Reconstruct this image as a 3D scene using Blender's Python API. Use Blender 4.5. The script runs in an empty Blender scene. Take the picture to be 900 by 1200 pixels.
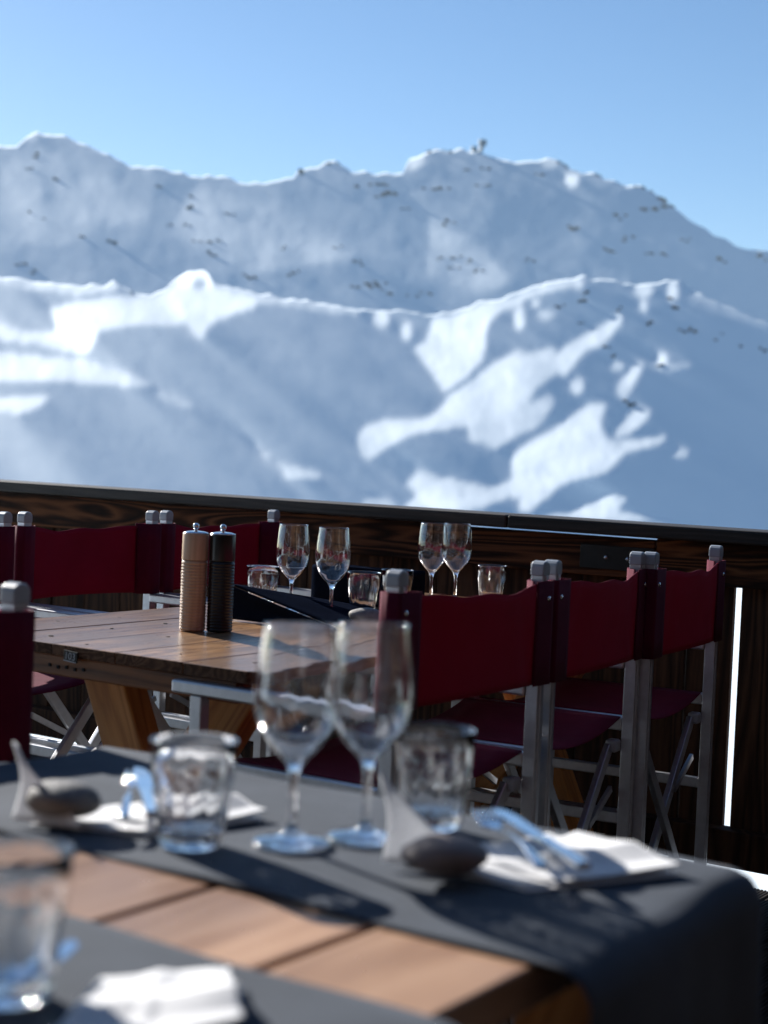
import bpy, bmesh, math, random
import numpy as np
from mathutils import Vector, Matrix
sc = bpy.context.scene
rnd = random.Random(7)
PI = math.pi
# ------------------------------------------------------------------ camera
CAM_Z = 1.112
PITCH, ROLL, FPX = math.radians(2.1), math.radians(2.5), 1900.0
fwd = Vector((0, math.cos(PITCH), -math.sin(PITCH)))
rt0 = Vector((1, 0, 0)); up0 = rt0.cross(fwd)
RT = rt0 * math.cos(ROLL) + up0 * math.sin(ROLL)
UP = -rt0 * math.sin(ROLL) + up0 * math.cos(ROLL)
camd = bpy.data.cameras.new('camera')
cam = bpy.data.objects.new('camera', camd)
sc.collection.objects.link(cam)
cam.matrix_world = Matrix(((RT.x, UP.x, -fwd.x, 0), (RT.y, UP.y, -fwd.y, 0), (RT.z, UP.z, -fwd.z, CAM_Z), (0, 0, 0, 1)))
camd.sensor_fit = 'VERTICAL'; camd.sensor_height = 36.0; camd.sensor_width = 27.0
camd.lens = FPX / 1200.0 * 36.0
camd.clip_start = 0.05; camd.clip_end = 30000
camd.dof.use_dof = True; camd.dof.focus_distance = 3.8; camd.dof.aperture_fstop = 4.3
camd.dof.aperture_blades = 0
sc.camera = cam
# ------------------------------------------------------------------ light
SUN_EL = math.radians(24.0)
SUN_AZ = math.radians(40.0)          # left of straight ahead
w = bpy.data.worlds.new("World"); sc.world = w; w.use_nodes = True
nt = w.node_tree; nt.nodes.clear()
sky = nt.nodes.new('ShaderNodeTexSky'); sky.sky_type = 'NISHITA'; sky.sun_disc = False
sky.sun_elevation = SUN_EL; sky.sun_rotation = -SUN_AZ
sky.altitude = 2300; sky.air_density = 1.0; sky.dust_density = 0.9; sky.ozone_density = 1.3
bg = nt.nodes.new('ShaderNodeBackground'); bg.inputs[1].default_value = 0.061
wo = nt.nodes.new('ShaderNodeOutputWorld')
hs = nt.nodes.new('ShaderNodeHueSaturation'); hs.inputs['Saturation'].default_value = 1.16
nt.links.new(sky.outputs[0], hs.inputs['Color']); nt.links.new(hs.outputs[0], bg.inputs[0]); nt.links.new(bg.outputs[0], wo.inputs[0])
sl = bpy.data.lights.new('sun', 'SUN'); sl.energy = 4.8; sl.angle = math.radians(0.6); sl.color = (1, 0.96, 0.9)
so = bpy.data.objects.new('sun', sl); sc.collection.objects.link(so)
SUN = Vector((-math.sin(SUN_AZ) * math.cos(SUN_EL), math.cos(SUN_AZ) * math.cos(SUN_EL), math.sin(SUN_EL)))
so.rotation_euler = SUN.to_track_quat('Z', 'Y').to_euler()
so.location = (0, 0, 30)
sc.view_settings.view_transform = 'Standard'; sc.view_settings.look = 'None'
sc.view_settings.exposure = 1.2; sc.view_settings.gamma = 1.0
sc.cycles.use_denoising = True
sc.cycles.max_bounces = 16; sc.cycles.transmission_bounces = 14; sc.cycles.glossy_bounces = 6
sc.cycles.transparent_max_bounces = 12; sc.cycles.volume_bounces = 0
sc.cycles.sample_clamp_indirect = 900.0
sc.cycles.blur_glossy = 0.0

# ------------------------------------------------------------------ frame of the terrace
TH = math.radians(34.5)
U = Vector((math.sin(TH), math.cos(TH), 0)); V = Vector((math.cos(TH), -math.sin(TH), 0))
def W(u, v, z=0.0): return U * u + V * v + Vector((0, 0, z))
RZ = -TH                              # local x = v, local y = u

# ------------------------------------------------------------------ materials
def mat(name):
    m = bpy.data.materials.new(name); m.use_nodes = True
    n = m.node_tree.nodes; n.clear()
    o = n.new('ShaderNodeOutputMaterial'); b = n.new('ShaderNodeBsdfPrincipled')
    m.node_tree.links.new(b.outputs[0], o.inputs[0])
    return m, m.node_tree, b, o
def N(t, kind, **kw):
    n = t.nodes.new(kind)
    for k, val in kw.items(): setattr(n, k, val)
    return n
def ramp(t, fac, stops):
    r = t.nodes.new('ShaderNodeValToRGB'); t.links.new(fac, r.inputs[0])
    e = r.color_ramp.elements
    while len(e) < len(stops): e.new(0.5)
    for i, (p, c) in enumerate(stops):
        e[i].position = p; e[i].color = (*c, 1) if len(c) == 3 else c
    return r.outputs[0]
def mixc(t, a, b, fac, mode='MIX'):
    m = t.nodes.new('ShaderNodeMix'); m.data_type = 'RGBA'; m.blend_type = mode
    for s, val in ((m.inputs[0], fac), (m.inputs[6], a), (m.inputs[7], b)):
        if hasattr(val, 'is_output'): t.links.new(val, s)
        elif isinstance(val, (int, float)): s.default_value = val
        else: s.default_value = (*val, 1)
    return m.outputs[2]
def math_(t, op, a, b=None):
    m = t.nodes.new('ShaderNodeMath'); m.operation = op
    for s, val in ((m.inputs[0], a), (m.inputs[1], b)):
        if val is None: continue
        if hasattr(val, 'is_output'): t.links.new(val, s)
        else: s.default_value = val
    return m.outputs[0]
def noise(t, vec, scale, detail=4, rough=0.55, dist=0.0):
    n = t.nodes.new('ShaderNodeTexNoise'); n.inputs['Scale'].default_value = scale
    n.inputs['Detail'].default_value = detail; n.inputs['Roughness'].default_value = rough
    n.inputs['Distortion'].default_value = dist
    if vec is not None: t.links.new(vec, n.inputs['Vector'])
    return n.outputs['Fac']
def bump(t, b, h, strength, dist):
    n = t.nodes.new('ShaderNodeBump'); n.inputs['Strength'].default_value = strength; n.inputs['Distance'].default_value = dist
    t.links.new(h, n.inputs['Height']); t.links.new(n.outputs[0], b.inputs['Normal'])
def coords(t, scale, seed=True):
    tc = t.nodes.new('ShaderNodeTexCoord'); mp = t.nodes.new('ShaderNodeMapping'); mp.inputs['Scale'].default_value = scale
    t.links.new(tc.outputs['Object'], mp.inputs['Vector'])
    if seed:
        oi = t.nodes.new('ShaderNodeObjectInfo')
        cx = t.nodes.new('ShaderNodeCombineXYZ')
        r = math_(t, 'MULTIPLY', oi.outputs['Random'], 37.0)
        for k in range(3): t.links.new(r, cx.inputs[k])
        t.links.new(cx.outputs[0], mp.inputs['Location'])
    return mp.outputs[0]
def plain(name, col, rough, metal=0.0, var=0.12, vs=30, bmp=0.0, spec=0.5):
    m, t, b, o = mat(name)
    v = coords(t, (1, 1, 1)); f = noise(t, v, vs, 5)
    c = ramp(t, f, [(0.3, tuple(x * (1 - var) for x in col)), (0.7, tuple(min(1, x * (1 + var)) for x in col))])
    t.links.new(c, b.inputs['Base Color']); b.inputs['Roughness'].default_value = rough
    b.inputs['Metallic'].default_value = metal; b.inputs['Specular IOR Level'].default_value = spec
    if bmp: bump(t, b, noise(t, v, vs * 4, 3), bmp, 0.002)
    return m
def wood(name, axis, dark, mid, light, rough=0.5, gs=1.0, contrast=1.0, bmp=0.35, weather=None, coat=0.0, wob=1.0):
    """long-grain wood; axis = the grain direction in the piece's own frame"""
    m, t, b, o = mat(name)
    s = [1.0, 1.0, 1.0]; s['xyz'.index(axis)] = 0.07
    vec = coords(t, tuple(s))
    # cathedral figure: distorted distance bands
    n0 = noise(t, vec, 5.0 * gs, 3, 0.5, 0.4 * wob)
    bands = math_(t, 'FRACT', math_(t, 'MULTIPLY', n0, 16.0))
    tri = math_(t, 'ABSOLUTE', math_(t, 'SUBTRACT', bands, 0.5))
    fine = noise(t, vec, 170 * gs, 4, 0.7)
    big = noise(t, vec, 3.0, 3)
    g = math_(t, 'ADD', math_(t, 'MULTIPLY', tri, 1.1 * contrast), math_(t, 'MULTIPLY', fine, 0.55))
    c = ramp(t, g, [(0.18, dark), (0.5, mid), (0.86, light)])
    c = mixc(t, c, mixc(t, c, (0.55, 0.55, 0.6), 1.0, 'MULTIPLY'), ramp(t, big, [(0.4, (0, 0, 0)), (0.65, (1, 1, 1))]))
    oi = t.nodes.new('ShaderNodeObjectInfo')
    hv = t.nodes.new('ShaderNodeHueSaturation')
    t.links.new(c, hv.inputs['Color'])
    t.links.new(math_(t, 'ADD', math_(t, 'MULTIPLY', oi.outputs['Random'], 0.35), 0.82), hv.inputs['Value'])
    c = hv.outputs[0]
    if weather:
        wn = noise(t, coords(t, (1, 1, 1)), 4.5, 6, 0.65)
        c = mixc(t, c, weather, math_(t, 'MULTIPLY', ramp(t, wn, [(0.38, (0, 0, 0)), (0.62, (1, 1, 1))]), 0.85))
    t.links.new(c, b.inputs['Base Color'])
    rr = math_(t, 'ADD', math_(t, 'MULTIPLY', fine, 0.25), rough - 0.12)
    t.links.new(rr, b.inputs['Roughness'])
    b.inputs['Specular IOR Level'].default_value = 0.3 if rough < .7 else 0.12
    b.inputs['Coat Weight'].default_value = coat; b.inputs['Coat Roughness'].default_value = 0.18
    bump(t, b, g, bmp, 0.0015)
    return m
M = {}
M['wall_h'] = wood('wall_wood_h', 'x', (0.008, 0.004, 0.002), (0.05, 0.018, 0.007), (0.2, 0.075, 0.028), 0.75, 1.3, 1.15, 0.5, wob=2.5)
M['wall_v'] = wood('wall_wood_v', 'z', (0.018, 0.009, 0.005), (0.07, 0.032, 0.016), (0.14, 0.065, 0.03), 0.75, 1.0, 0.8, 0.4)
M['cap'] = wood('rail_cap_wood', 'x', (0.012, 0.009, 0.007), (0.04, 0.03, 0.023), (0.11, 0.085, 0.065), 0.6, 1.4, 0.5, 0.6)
M['top_old'] = wood('old_table_wood', 'y', (0.10, 0.045, 0.02), (0.34, 0.18, 0.082), (0.55, 0.32, 0.16), 0.30, 1.2, 0.7, 0.3, weather=(0.17, 0.105, 0.065), coat=0.25)
M['end_old'] = wood('old_table_batten', 'x', (0.07, 0.022, 0.006), (0.26, 0.09, 0.025), (0.42, 0.17, 0.05), 0.5, 1.2, 0.8, 0.35)
M['leg_wood'] = wood('table_leg_wood', 'z', (0.34, 0.12, 0.03), (0.56, 0.24, 0.065), (0.66, 0.33, 0.11), 0.6, 1.1, 0.6, 0.2)
M['top_new'] = wood('tan_table_wood', 'y', (0.3, 0.16, 0.09), (0.46, 0.27, 0.16), (0.58, 0.37, 0.24), 0.42, 1.0, 0.6, 0.25)
M['deck'] = wood('deck_wood', 'y', (0.02, 0.016, 0.013), (0.05, 0.04, 0.032), (0.1, 0.08, 0.062), 0.7, 1.2, 0.6, 0.4)
M['mill_light'] = wood('mill_beech', 'z', (0.46, 0.32, 0.21), (0.57, 0.41, 0.28), (0.65, 0.48, 0.34), 0.45, 1.5, 0.4, 0.1)
M['mill_dark'] = plain('mill_black', (0.006, 0.005, 0.005), 0.28, var=0.3)
M['alu'] = plain('brushed_aluminium', (0.50, 0.51, 0.54), 0.42, 0.85, 0.08, 60)
M['plastic'] = plain('grey_plastic', (0.32, 0.34, 0.37), 0.35, 0.0, 0.06, 40)
M['chrome'] = plain('chrome_steel', (0.72, 0.73, 0.75), 0.12, 1.0, 0.03)
M['steel_dark'] = plain('black_iron', (0.01, 0.009, 0.008), 0.5, 0.4, 0.3)
M['stone_grey'] = plain('pebble_grey', (0.20, 0.19, 0.18), 0.75, 0, 0.3, 60, 0.5)
M['stone_dark'] = plain('pebble_dark', (0.17, 0.165, 0.16), 0.7, 0, 0.3, 50, 0.5)
M['stone_red'] = plain('pebble_reddish', (0.21, 0.17, 0.16), 0.75, 0, 0.3, 50, 0.5)
M['rock'] = plain('mountain_rock', (0.08, 0.078, 0.075), 0.9, 0, 0.4, 0.2)
M['hole'] = plain('burnt_hole', (0.008, 0.006, 0.005), 0.9)
M['endgrain'] = wood('sawn_end_grain', 'y', (0.05, 0.022, 0.012), (0.11, 0.055, 0.03), (0.2, 0.11, 0.06), 0.7, 2.0, 0.8, 0.5)
def fabric(name, col, trans, rough=0.85, scale=900, sheen=0.2, transl_col=None, wr=0.15):
    m, t, b, o = mat(name)
    v = coords(t, (1, 1, 1)); f = noise(t, v, 9, 5); fw = noise(t, v, scale, 2)
    c = ramp(t, f, [(0.3, tuple(x * 0.82 for x in col)), (0.7, tuple(min(1, x * 1.15) for x in col))])
    t.links.new(c, b.inputs['Base Color']); b.inputs['Roughness'].default_value = rough
    b.inputs['Sheen Weight'].default_value = sheen; b.inputs['Specular IOR Level'].default_value = 0.12
    h = math_(t, 'ADD', math_(t, 'MULTIPLY', fw, 0.1), noise(t, v, 14, 3))
    bump(t, b, h, wr, 0.01)
    if trans:
        tr = t.nodes.new('ShaderNodeBsdfTranslucent'); tr.inputs[0].default_value = (*(transl_col or col), 1)
        mx = t.nodes.new('ShaderNodeMixShader'); mx.inputs[0].default_value = trans
        t.links.new(b.outputs[0], mx.inputs[1]); t.links.new(tr.outputs[0], mx.inputs[2]); t.links.new(mx.outputs[0], o.inputs[0])
    return m
M['red'] = fabric('burgundy_canvas', (0.145, 0.007, 0.032), 0.28, transl_col=(0.22, 0.005, 0.032), wr=0.3, sheen=0.05)
M['red_dark'] = fabric('burgundy_canvas_doubled', (0.108, 0.006, 0.025), 0.08, transl_col=(0.2, 0.006, 0.03), sheen=0.05)
M['runner'] = fabric('slate_cloth', (0.07, 0.08, 0.098), 0.0, wr=0.1, sheen=0.0)
M['navy'] = fabric('navy_cloth', (0.006, 0.008, 0.015), 0.0, sheen=0.0)
for nd in M['navy'].node_tree.nodes:
    if nd.type == 'BSDF_PRINCIPLED': nd.inputs['Specular IOR Level'].default_value = 0.0
M['napkin'] = fabric('white_napkin', (0.82, 0.82, 0.83), 0.12, wr=0.12, transl_col=(0.75, 0.76, 0.8))
M['napkin_thin'] = fabric('single_napkin_layer', (0.82, 0.82, 0.83), 0.5, wr=0.12, transl_col=(0.85, 0.86, 0.88))
M['chalet_wood'] = wood('chalet_logs', 'z', (0.006, 0.004, 0.003), (0.018, 0.011, 0.008), (0.035, 0.022, 0.015), 0.8, 1.0, 0.8, 0.4)  # logs of the added unseen building, kept dark so little light bounces back
M['hut'] = plain('blue_grey_hut', (0.10, 0.15, 0.19), 0.6)
def glass(name, coat):
    m, t, b, o = mat(name)
    v = coords(t, (1, 1, 1)); f = noise(t, v, 20, 2)
    t.links.new(ramp(t, f, [(0.3, (0.97, 0.98, 0.985)), (0.7, (0.99, 0.995, 1.0))]), b.inputs['Base Color'])
    b.inputs['Transmission Weight'].default_value = 1.0; b.inputs['Roughness'].default_value = 0.0; b.inputs['IOR'].default_value = 1.5
    b.inputs['Coat Weight'].default_value = 1.0; b.inputs['Coat Roughness'].default_value = coat
    return m
M['glass'] = glass('clear_glass', 0.09)
M['tglass'] = glass('pressed_glass', 0.09)
def snow_mat():
    m, t, b, o = mat('snow')
    tc = t.nodes.new('ShaderNodeTexCoord')
    f = noise(t, tc.outputs['Object'], 0.02, 6, 0.6)
    t.links.new(ramp(t, f, [(0.3, (0.77, 0.86, 0.92)), (0.7, (0.82, 0.90, 0.95))]), b.inputs['Base Color'])
    b.inputs['Roughness'].default_value = 0.75; b.inputs['Specular IOR Level'].default_value = 0.2
    return m
M['snow'] = snow_mat()

# ------------------------------------------------------------------ mesh helpers
class MB:
    def __init__(s): s.v = []; s.f = []; s.sm = []
    def add(s, vs, fs, smooth=False):
        k = len(s.v); s.v += [tuple(x) for x in vs]; s.f += [tuple(i + k for i in f) for f in fs]; s.sm += [smooth] * len(fs); return s
    def box(s, x0, x1, y0, y1, z0, z1):
        return s.add([(x0, y0, z0), (x1, y0, z0), (x1, y1, z0), (x0, y1, z0), (x0, y0, z1), (x1, y0, z1), (x1, y1, z1), (x0, y1, z1)],
                     [(3, 2, 1, 0), (4, 5, 6, 7), (0, 1, 5, 4), (1, 2, 6, 5), (2, 3, 7, 6), (3, 0, 4, 7)])
    def bar(s, a, b, wx, wy, ref=(1, 0, 0)):
        a, b = Vector(a), Vector(b); d = (b - a).normalized(); r = Vector(ref); x = (r - d * r.dot(d)).normalized(); y = d.cross(x)
        q = [(-1, -1), (1, -1), (1, 1), (-1, 1)]
        vs = [p + x * (i * wx / 2) + y * (j * wy / 2) for p in (a, b) for i, j in q]
        return s.add(vs, [(3, 2, 1, 0), (4, 5, 6, 7), (0, 1, 5, 4), (1, 2, 6, 5), (2, 3, 7, 6), (3, 0, 4, 7)])
    def lathe(s, prof, n=48, mod=None, cx=0, cy=0):
        """closed outline (r, z), revolved; mod(r, z, angle) -> r"""
        vs = []; m = len(prof)
        for i in range(n):
            a = 2 * PI * i / n
            for (r, z) in prof:
                rr = mod(r, z, a) if mod else r
                vs.append((cx + rr * math.cos(a), cy + rr * math.sin(a), z))
        fs = []
        for i in range(n):
            j = (i + 1) % n
            for k in range(m - 1):
                fs.append((i * m + k, j * m + k, j * m + k + 1, i * m + k + 1))
        return s.add(vs, fs, True)
    def grid(s, fn, nu, nv):
        vs = [fn(i / nu, j / nv) for j in range(nv + 1) for i in range(nu + 1)]
        fs = [(j * (nu + 1) + i, j * (nu + 1) + i + 1, (j + 1) * (nu + 1) + i + 1, (j + 1) * (nu + 1) + i) for j in range(nv) for i in range(nu)]
        return s.add(vs, fs, True)
    def mesh(s, name, weld=False):
        me = bpy.data.meshes.new(name); me.from_pydata(s.v, [], s.f)
        me.polygons.foreach_set('use_smooth', s.sm)
        if weld:
            b = bmesh.new(); b.from_mesh(me); bmesh.ops.remove_doubles(b, verts=b.verts, dist=1e-5)
            bmesh.ops.recalc_face_normals(b, faces=b.faces); b.to_mesh(me); b.free()
        me.update(); return me
COL = sc.collection
def obj(name, mb, m, parent=None, bevel=0.0, solid=0.0, sub=0, weld=False, seg=2):
    me = mb.mesh(name, weld) if isinstance(mb, MB) else mb
    if m is not None and not me.materials: me.materials.append(m)
    o = bpy.data.objects.new(name, me); COL.objects.link(o)
    if parent: o.parent = parent
    if solid:
        x = o.modifiers.new('thickness', 'SOLIDIFY'); x.thickness = solid; x.offset = 0
    if bevel:
        x = o.modifiers.new('bevel', 'BEVEL'); x.width = bevel; x.segments = seg; x.limit_method = 'ANGLE'; x.angle_limit = math.radians(40)
    if sub:
        x = o.modifiers.new('sub', 'SUBSURF'); x.levels = sub; x.render_levels = sub
    return o
def thing(name, label, cat, loc=(0, 0, 0), rz=0.0, group=None):
    o = bpy.data.objects.new(name, None); COL.objects.link(o); o.empty_display_size = 0.1
    o.location = loc; o.rotation_euler = (0, 0, rz); o['label'] = label; o['category'] = cat
    if group: o['group'] = group
    return o
def tag(o, label, cat, group=None):
    o['label'] = label; o['category'] = cat
    if group: o['group'] = group
    return o
def structure(o): o['kind'] = 'structure'; return o
def dup(root, loc, rz, label, group=None):
    r = root.copy(); COL.objects.link(r); r.location = loc; r.rotation_euler = (0, 0, rz); r['label'] = label
    if group: r['group'] = group
    for ch in list(root.children):
        c = ch.copy(); COL.objects.link(c); c.parent = r
        for g in list(ch.children):
            d = g.copy(); COL.objects.link(d); d.parent = c
    return r

# ------------------------------------------------------------------ terrain (metres to kilometres away)
def bearing(x, y):
    """direction seen at photograph coordinates x, y (numpy arrays)"""
    a = (np.asarray(x, float) - 450) / FPX; b = -(np.asarray(y, float) - 600) / FPX
    a, b = np.broadcast_arrays(a, b)
    return a[..., None] * np.array(RT) + b[..., None] * np.array(UP) + np.array(fwd)
def poly_mask(X, Y, pts):
    inside = np.zeros(X.shape, bool); n = len(pts)
    for i in range(n):
        x0, y0 = pts[i]; x1, y1 = pts[(i + 1) % n]
        if y0 == y1: continue
        c = ((y0 > Y) != (y1 > Y)) & (X < (x1 - x0) * (Y - y0) / (y1 - y0) + x0)
        inside ^= c
    return inside.astype(float)
def line_mask(X, Y, pts, wd):
    m = np.zeros(X.shape)
    for (x0, y0), (x1, y1) in zip(pts[:-1], pts[1:]):
        dx, dy = x1 - x0, y1 - y0; t = np.clip(((X - x0) * dx + (Y - y0) * dy) / (dx * dx + dy * dy), 0, 1)
        d = np.hypot(X - x0 - t * dx, Y - y0 - t * dy); m = np.maximum(m, (d < wd / 2).astype(float))
    return m
def blur(a, s):
    if s <= 0: return a
    r = int(3 * s + 1); k = np.exp(-np.arange(-r, r + 1) ** 2 / (2 * s * s)); k /= k.sum()
    for ax in (0, 1):
        p = [(0, 0), (0, 0)]; p[ax] = (r, r); b = np.pad(a, p, mode='edge')
        a = np.apply_along_axis(lambda q: np.convolve(q, k, 'valid'), ax, b)
    return a
def spectral(shape, power, seed, lo=2.0):
    g = np.random.default_rng(seed); f = np.fft.fft2(g.standard_normal(shape))
    ky = np.fft.fftfreq(shape[0])[:, None] * shape[0]; kx = np.fft.fftfreq(shape[1])[None] * shape[0]
    k = np.hypot(kx, ky); k[0, 0] = 1; f = f * np.where(k < lo, 0, k ** (-power)); a = np.fft.ifft2(f).real
    return a / a.std()
def integrate(p, q, h):
    """surface whose slopes along columns / up the rows are closest to p, q"""
    def ext(a, sx, sy):
        a = np.concatenate([a, sx * a[:, ::-1]], 1); return np.concatenate([a, sy * a[::-1]], 0)
    P, Q = np.fft.fft2(ext(p, -1, 1)), np.fft.fft2(ext(q, 1, -1))
    ky = 2 * PI * np.fft.fftfreq(P.shape[0], h)[:, None]; kx = 2 * PI * np.fft.fftfreq(P.shape[1], h)[None]
    k2 = kx ** 2 + ky ** 2; k2[0, 0] = 1
    Z = (-1j * kx * P - 1j * ky * Q) / k2; Z[0, 0] = 0
    return np.fft.ifft2(Z).real[:p.shape[0], :p.shape[1]]
STEP = 3.0
def hill(name, sil, ybot, d0, masks, lit, shade, nz, seed, x0=-260, x1=1160, soft=0.7, lit_t=0.24, shade_t=0.022, nse=0.007, pw=1.1):
    xs = np.arange(x0, x1 + 1, STEP); ytop = min(y for _, y in sil) - 10
    ys = np.arange(ybot, ytop - 1, -STEP)            # upward
    X, Y = np.meshgrid(xs, ys)
    m = np.zeros(X.shape)
    for kind, pts, wgt in masks:
        if kind == 'p': mm = poly_mask(X, Y, pts)
        elif kind == 'e': (cx, cy, rx, ry) = pts; mm = (((X - cx) / rx) ** 2 + ((Y - cy) / ry) ** 2 < 1).astype(float)
        else: mm = line_mask(X, Y, pts, kind)
        m = np.maximum(m, mm * wgt) if wgt > 0 else np.where(mm > 0, np.minimum(m, -wgt - 1 if wgt < -1 else 0), m)
    m = blur(m, soft)
    n1 = spectral(X.shape, pw, seed); n2 = spectral(X.shape, 1.5, seed + 1)
    p = shade[0] + (lit[0] - shade[0]) * m + nz * n1; q = shade[1] + (lit[1] - shade[1]) * m + nz * n2
    # nudge the slopes until sunlit crests and shaded flanks lie as on the real slope
    fr_ = bearing(X, Y); fr_ /= np.linalg.norm(fr_, axis=2)[..., None]
    rt_ = np.array(RT) - fr_ * (fr_ @ np.array(RT))[..., None]; rt_ /= np.linalg.norm(rt_, axis=2)[..., None]
    up_ = np.cross(rt_, fr_); sn = np.array(SUN); lv = (rt_ @ sn, up_ @ sn, fr_ @ sn)
    vp = vq = 0.0
    for it in range(110):
        wv = integrate(p, q, STEP)
        q, p = np.gradient(wv, STEP)
        nn = np.sqrt(p * p + q * q + 1); sh = (lv[0] * p + lv[1] * q - lv[2]) / nn
        tgt = shade_t + (lit_t - shade_t) * m + nse * n1 * (1 + 3.0 * m)
        e = tgt - sh
        vp = 0.85 * vp + 3.0 * e * (lv[0] - sh * p / nn); vq = 0.85 * vq + 3.0 * e * (lv[1] - sh * q / nn)
        p = p + vp; q = np.clip(q + vq, 0.55, 7)
    wv = integrate(p, q, STEP); wv -= wv[0].mean()
    silx, sily = np.array([a for a, _ in sil], float), np.array([b for _, b in sil], float)
    g = np.random.default_rng(seed + 5); jag = np.convolve(g.standard_normal(len(xs) + 8), [.1, .25, .3, .25, .1], 'same')[4:-4]
    ysil = np.interp(xs, silx, sily) + jag * 2.2
    NR = int((ybot - ytop) / STEP)
    t = np.linspace(0, 1, NR)[:, None]; yy = ybot + (ysil[None] - ybot) * t; fi = (ybot - yy) / STEP
    i0 = np.clip(np.floor(fi).astype(int), 0, len(ys) - 2); fr = fi - i0; ci = np.arange(len(xs))[None].repeat(NR, 0)
    def depth(wv=wv): return wv[i0, ci] * (1 - fr) + wv[i0 + 1, ci] * fr
    wd = depth()
    D = d0 * np.exp(wd / FPX)
    P = bearing(xs[None].repeat(NR, 0), yy) * D[..., None] + np.array([0, 0, CAM_Z])
    # the far side of the crest falls away again
    out = [P]
    top = P[-1]; hd = bearing(xs, ysil) ; hd[:, 2] = 0; hd /= np.linalg.norm(hd, axis=1)[:, None]
    for back, drop in ((0.012, 0.004), (0.05, 0.03), (0.16, 0.09)):
        out.append((top + hd * d0 * back - np.array([0, 0, d0 * drop]))[None])
    P = np.concatenate(out, 0); R, Cn = P.shape[:2]
    idx = np.arange(R * Cn).reshape(R, Cn)
    f = np.stack([idx[:-1, :-1], idx[:-1, 1:], idx[1:, 1:], idx[1:, :-1]], -1).reshape(-1, 4)
    me = bpy.data.meshes.new(name); me.vertices.add(R * Cn); me.vertices.foreach_set('co', P.reshape(-1).astype(np.float32))
    me.loops.add(f.size); me.loops.foreach_set('vertex_index', f.reshape(-1).astype(np.int32))
    me.polygons.add(len(f)); me.polygons.foreach_set('loop_start', np.arange(0, f.size, 4, dtype=np.int32))
    me.polygons.foreach_set('use_smooth', np.ones(len(f), bool)); me.update(calc_edges=True); me.validate()
    me.materials.append(M['snow'])
    o = bpy.data.objects.new(name, me); COL.objects.link(o); structure(o)
    def at(x, y):
        c = int(np.clip(round((x - x0) / STEP), 0, len(xs) - 1)); r = int(np.clip(round((ybot - y) / (ybot - ysil[c]) * (NR - 1)), 0, NR - 1))
        return Vector(P[r, c]), D[r, c]
    return o, at
def rocks(at, parent, lst):
    for i, (x, y, rx, ry) in enumerate(lst):
        n = 4 if rx > 10 else 3 if rx > 6 else 2
        for k in range(n):
            ox = (k - (n - 1) / 2) * rx * 0.62 + rnd.uniform(-.2, .2) * rx
            pos, d = at(x + ox, y + rnd.uniform(-.55, .55) * ry); s = d / FPX
            o = bpy.data.objects.new('rock', rock_meshes[rnd.randrange(6)]); COL.objects.link(o); o.parent = parent
            kx = rx / n * rnd.uniform(.5, 1.15)
            o.location = pos + Vector((0, 0.3 * kx * s, -0.15 * ry * s))
            o.scale = (1.5 * kx * s, kx * s * 0.7, 1.3 * ry * s * rnd.uniform(.4, .85)); o.rotation_euler = (rnd.uniform(-.4, .1), rnd.uniform(-.5, .6), rnd.uniform(-.6, .6))
rock_meshes = []
for k in range(6):
    b = bmesh.new(); bmesh.ops.create_icosphere(b, subdivisions=2, radius=1.0)
    r2 = random.Random(k)
    for vv in b.verts: vv.co = vv.co * r2.uniform(0.45, 1.2)
    me = bpy.data.meshes.new('rock'); b.to_mesh(me); b.free(); me.materials.append(M['rock']); rock_meshes.append(me)

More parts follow.
